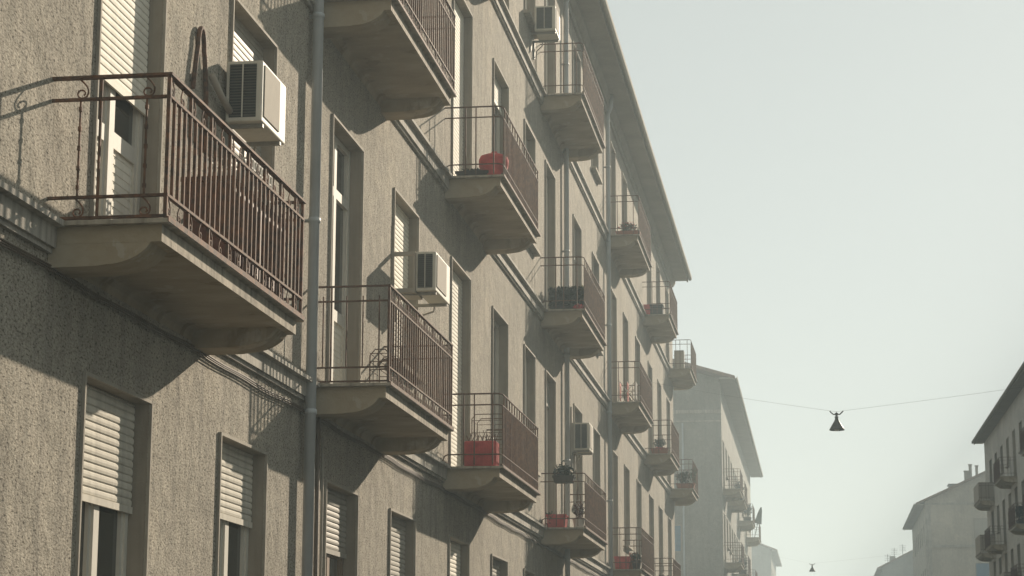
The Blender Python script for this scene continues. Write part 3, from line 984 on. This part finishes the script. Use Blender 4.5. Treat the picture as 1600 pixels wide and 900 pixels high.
B3, ro3, _ = house('apartment_building', 'farthest pale house on the left, a small roof and gable fading into the haze', -4.8, 1, 217, 241, rel(15.0), .65, 11, .40, [rel(7.5), rel(11.0)], [218.5 + 3.2 * k for k in range(7)], 'wall_grey', .6, (), gut=False, detail=0)
m = MB()
for k in range(4):
    m.box(-7.4 - .9 * k, -7.15 - .9 * k, 216.9, 217.3, rel(16.0 + .36 * k), rel(16.55 + .36 * k))
m.build('chimney', 'trim', ro3, (-7.4, 217, rel(16.0)))

# right hand side
XR = 9.6
fr = [rel(-.4), rel(2.5), rel(5.3), rel(8.1), rel(10.95)]
colsr = [70.2 + 3.3 * k for k in range(16)]
balr = [(93.3, 3.2, fr[4]), (93.3, 3.2, fr[3]), (99.9, 3.4, fr[3]), (106.3, 3.6, fr[4]), (106.3, 3.6, fr[2]), (113.0, 3.6, fr[3]), (118.9, 3.6, fr[4]), (119.2, 3.6, fr[3]), (93.3, 3.2, fr[2]), (99.9, 3.4, fr[2]), (113.0, 3.6, fr[2])]
R1, ror, _ = house('apartment_building', 'tall shaded house with dark balconies at the right edge of the view', XR, -1, 16, 124, rel(14.72), .55, 12, .42, fr, colsr, 'wall_pale', .5, balr)
R1.rotation_euler.z = .0097
R1.location.x += 1.05
for y, z in ((119.0, fr[4]), (119.3, fr[3]), (106.4, fr[2])):
    m = MB()
    m.box(XR - .84, XR - .80, y, y + 3.3, z + .03, z + .98)
    m.box(XR - .80, XR - .02, y - .02, y + .02, z + .03, z + .98)
    m.build('balcony_screen', 'ac_grey', R1, (XR, y, z))
for y, z, lb in ((94.3, fr[3], 'bushy planter on a balcony of the shaded house at the right edge, nearest the camera'), (100.8, fr[3], 'bushy planter on the next balcony along of the shaded house at the right edge')):
    e = box_planter((XR - .22, y, z), (.4, 1.2, .25), lb, 'pot_dark')
    foliage(e, (XR - .22, y, z + .6), (.35, .8, .42), 300, .07, 'leaf')

X2 = 8.2
R2, ro2b, zr2 = house('apartment_building', 'pale house with a broad shaded gable and chimneys, second on the right side', X2, -1, 167, 190, rel(15.0), .68, 13, .45, [rel(4.4), rel(7.9), rel(11.3)], [168.5 + 3.2 * k for k in range(6)], 'wall_ochre', .7, ((168.2, 3.4, rel(7.9)),), gut=True, detail=0)
m = MB()
m.box(X2 + .001, X2 + 13, 166.93, 166.999, rel(15.05), rel(15.2)); m.box(X2 + .002, X2 + 13, 166.92, 166.998, rel(11.75), rel(11.95)); m.box(X2 + .003, X2 + .45, 166.95, 166.997, .3, rel(15.0))
m.build('gable_moulding', 'band', R2, (X2, 167, rel(11.75)))
gable_window(R2, 167, 11.95, 13.05, rel(8.9), rel(10.5), 'blue')
gable_window(R2, 167, 11.95, 13.05, rel(12.5), rel(13.9), 'grey_shut')
for i, (x, wd, h0, h1) in enumerate(((11.45, .42, 16.6, 17.75), (11.80, .22, 16.7, 18.25), (12.3, .2, 16.9, 18.15))):
    m = MB()
    m.box(x, x + wd, 168.4, 168.4 + wd * 1.3, rel(h0 - .9), rel(h1))
    m.box(x - .04, x + wd + .04, 168.36, 168.44 + wd * 1.3, rel(h1 + .001), rel(h1 + .08))
    m.build('chimney', 'trim', ro2b, (x, 168.4, rel(h0 - .9)))
m = MB(); m.box(10.25, 11.0, 168.6, 170.0, rel(15.6), rel(16.75)); m.box(10.17, 11.08, 168.5, 170.1, rel(16.751), rel(16.83))
m.build('dormer', 'tin', ro2b, (10.25, 168.6, rel(15.6)))

R3, ro3b, zr3 = house('apartment_building', 'farthest house on the right, a pale sloping roof with aerials fading into the haze', 6.7, -1, 230, 256, rel(13.9), .6, 13, .5, [rel(6.0), rel(9.6)], [231.5 + 3.2 * k for k in range(7)], 'wall_grey', .5, (), gut=False, detail=0)
for x, h0, hh in ((7.3, 14.6, 1.0), (8.0, 14.95, 1.3), (8.9, 15.4, 1.2)):
    m = MB()
    z0 = rel(h0)
    m.tube([(x, 231, z0 - .6), (x, 231, z0 + hh)], .03, 5)
    for k in range(4):
        m.tube([(x - .35, 231, z0 + hh - .12 - .18 * k), (x + .35, 231, z0 + hh - .12 - .18 * k)], .018, 4)
    m.build('aerial', 'wire', ro3b, (x, 231, z0))
m = MB(); m.box(7.5, 8.1, 230.6, 231.4, rel(14.2), rel(15.35)); m.build('chimney', 'trim', ro3b, (7.5, 230.6, rel(14.2)))

# ------------------------------------------------------------------ lamps hung over the street
def street_lamp(c, label, k=1.):
    e = empty('street_lamp', c, label, 'street lamp', 'lamps hung on wires over the street')
    m = MB()
    m.lathe([(.045 * k, -.16 * k), (.05 * k, -.22 * k), (.075 * k, -.265 * k), (.12 * k, -.34 * k), (.185 * k, -.45 * k), (.215 * k, -.50 * k), (.218 * k, -.53 * k), (.20 * k, -.53 * k), (.17 * k, -.45 * k), (.05 * k, -.22 * k)], c, 24)
    m.build('lamp_shade', 'black', e, smooth=True)
    m = MB()
    m.lathe([(0, -.03 * k), (.045 * k, -.03 * k), (.05 * k, -.07 * k), (.035 * k, -.09 * k), (.03 * k, -.12 * k), (.055 * k, -.14 * k), (.055 * k, -.165 * k), (0, -.165 * k)], c, 14)
    m.box(c[0] - .11 * k, c[0] + .11 * k, c[1] - .02, c[1] + .02, c[2] - .085 * k, c[2] - .055 * k)
    m.build('lamp_holder', 'black', e, smooth=False)
    m = MB()
    m.tube([(c[0], c[1], c[2]), (c[0], c[1], c[2] - .04 * k)], .012, 6)
    for s in (-1, 1):
        m.tube([(c[0] + s * .10 * k, c[1], c[2] - .06 * k), (c[0] + s * .15 * k, c[1], c[2] - .02), (c[0] + s * .19 * k, c[1], c[2] + .03 * k)], .018 * k, 6)
    m.build('hanger', 'black', e)
    m = MB()
    m.lathe([(0, -.56 * k), (.05 * k, -.55 * k), (.085 * k, -.50 * k), (.08 * k, -.44 * k), (.04 * k, -.38 * k)], c, 16)
    m.build('bulb', 'whitenet', e, smooth=True)
    return e
street_lamp((.608, 61.2, rel(8.22)), 'dark bell shaped street lamp on a wire, the larger and nearer one')
street_lamp((-.416, 130.2, rel(8.24)), 'small dark street lamp hung far down the street, low in the pale sky', .88)
def wire(a, c, b, label, r):
    m = MB()
    pts = []
    for k in range(13):
        t = k / 12
        pts.append((a[0] + (c[0] - a[0]) * t, a[1], a[2] + (c[2] - a[2]) * t - .04 * math.sin(math.pi * t)))
    for k in range(1, 13):
        t = k / 12
        pts.append((c[0] + (b[0] - c[0]) * t, a[1], c[2] + (b[2] - c[2]) * t - .05 * math.sin(math.pi * t)))
    m.tube(pts, r, 5)
    tag(m.build('span_wire', 'wire', org=a), label, 'wire', 'wires carrying the street lamps')
wire((XW, 61.2, rel(9.2)), (.608, 61.2, rel(8.23)), (XR + .6, 61.2, rel(9.44)), 'thin wire across the street carrying the larger street lamp', .003)
wire((XB, 130.2, rel(9.2)), (-.416, 130.2, rel(8.25)), (XR + 3, 130.2, rel(9.7)), 'thin wire across the street carrying the small far street lamp', .002)

# ------------------------------------------------------------------ ground
def sheet(name, mat, x0, x1, y0, y1, z, label=None):
    m = MB(); m.quad((x0, y0, z), (x1, y0, z), (x1, y1, z), (x0, y1, z))
    return tag(m.build(name, mat), kind='structure')
sheet('ground', 'ground', -330, 330, -60, 700, -.02)
sheet('road', 'asphalt', -2.6, 7.4, -50, 400, 0)
m = MB(); m.box(XW - .3, -2.72, -50, 400, -.01, .12); tag(m.build('pavement', 'paving'), kind='structure')
m = MB(); m.box(7.52, 9.8, -50, 400, -.01, .12); tag(m.build('pavement', 'paving'), kind='structure')
m = MB(); m.box(-2.718, -2.6, -50, 400, -.012, .125); tag(m.build('kerb', 'kerb'), kind='structure')
m = MB(); m.box(7.4, 7.518, -50, 400, -.012, .125); tag(m.build('kerb', 'kerb'), kind='structure')
m = MB()
y = -40
while y < 300:
    m.quad((2.34, y, .004), (2.46, y, .004), (2.46, y + 3, .004), (2.34, y + 3, .004)); y += 7.5
tag(m.build('road_marking', 'paint'), kind='structure')

# ------------------------------------------------------------------ air, sky, sun, camera
HAZE_D = .0033
hz = MB(); hz.box(-335, 335, -65, 705, -1.0, 24.5)
hm = bpy.data.materials.new('haze_air'); hm.use_nodes = True
nt = hm.node_tree
for n in list(nt.nodes):
    if n.type != 'OUTPUT_MATERIAL': nt.nodes.remove(n)
out = [n for n in nt.nodes if n.type == 'OUTPUT_MATERIAL'][0]
pv = N(nt, 'ShaderNodeVolumePrincipled')
pv.inputs['Color'].default_value = (.75, .90, .975, 1)
pv.inputs['Density'].default_value = HAZE_D
pv.inputs['Anisotropy'].default_value = .22
nt.links.new(pv.outputs['Volume'], out.inputs['Volume'])
tag(hz.build('haze', hm), kind='stuff')

SUN_DIR = Vector((1, 2.68, 1.11)).normalized()
elev = math.asin(SUN_DIR.z)
azim = math.atan2(SUN_DIR.x, SUN_DIR.y)
wd = bpy.data.worlds.new('World'); scene.world = wd; wd.use_nodes = True
nt = wd.node_tree
bg = nt.nodes['Background']
sky = N(nt, 'ShaderNodeTexSky', sky_type='NISHITA', sun_disc=False)
sky.sun_elevation = elev
sky.sun_rotation = azim
sky.altitude = 100
sky.air_density = 1.0
sky.dust_density = .5
sky.ozone_density = 1.5
hs = N(nt, 'ShaderNodeHueSaturation')
hs.inputs['Saturation'].default_value = .33
nt.links.new(sky.outputs['Color'], hs.inputs['Color'])
# thin high overcast evens the clear-sky gradient out
clear = mixc(nt, hs.outputs['Color'], (.98, 1.0, .94), 1.0, 'MULTIPLY')
veil = mixc(nt, clear, (8.3, 8.8, 8.25), .45)
nt.links.new(veil, bg.inputs['Color'])
bg.inputs['Strength'].default_value = .053

sl = bpy.data.lights.new('Sun', 'SUN'); sl.energy = 5.0; sl.angle = R(.55); sl.color = (1.0, .865, .69)
so = bpy.data.objects.new('Sun', sl); COL.objects.link(so)
so.rotation_euler = SUN_DIR.to_track_quat('Z', 'Y').to_euler()
so.location = (60, 160, 80)

cd = bpy.data.cameras.new('Camera'); cd.sensor_width = 36; cd.lens = 3300 / 1600 * 36; cd.clip_start = .1; cd.clip_end = 3000
co = bpy.data.objects.new('Camera', cd); COL.objects.link(co)
co.matrix_world = Matrix.Translation((0, 0, CAM_Z)) @ Matrix.Rotation(R(8.236), 4, 'Z') @ Matrix.Rotation(R(90 + 11.08), 4, 'X') @ Matrix.Rotation(R(.125), 4, 'Z')
scene.camera = co

vs = scene.view_settings
vs.view_transform = 'Standard'; vs.look = 'None'; vs.gamma = 1; vs.use_curve_mapping = False
vs.exposure = .64
scene.cycles.volume_bounces = 1
scene.cycles.max_bounces = 6
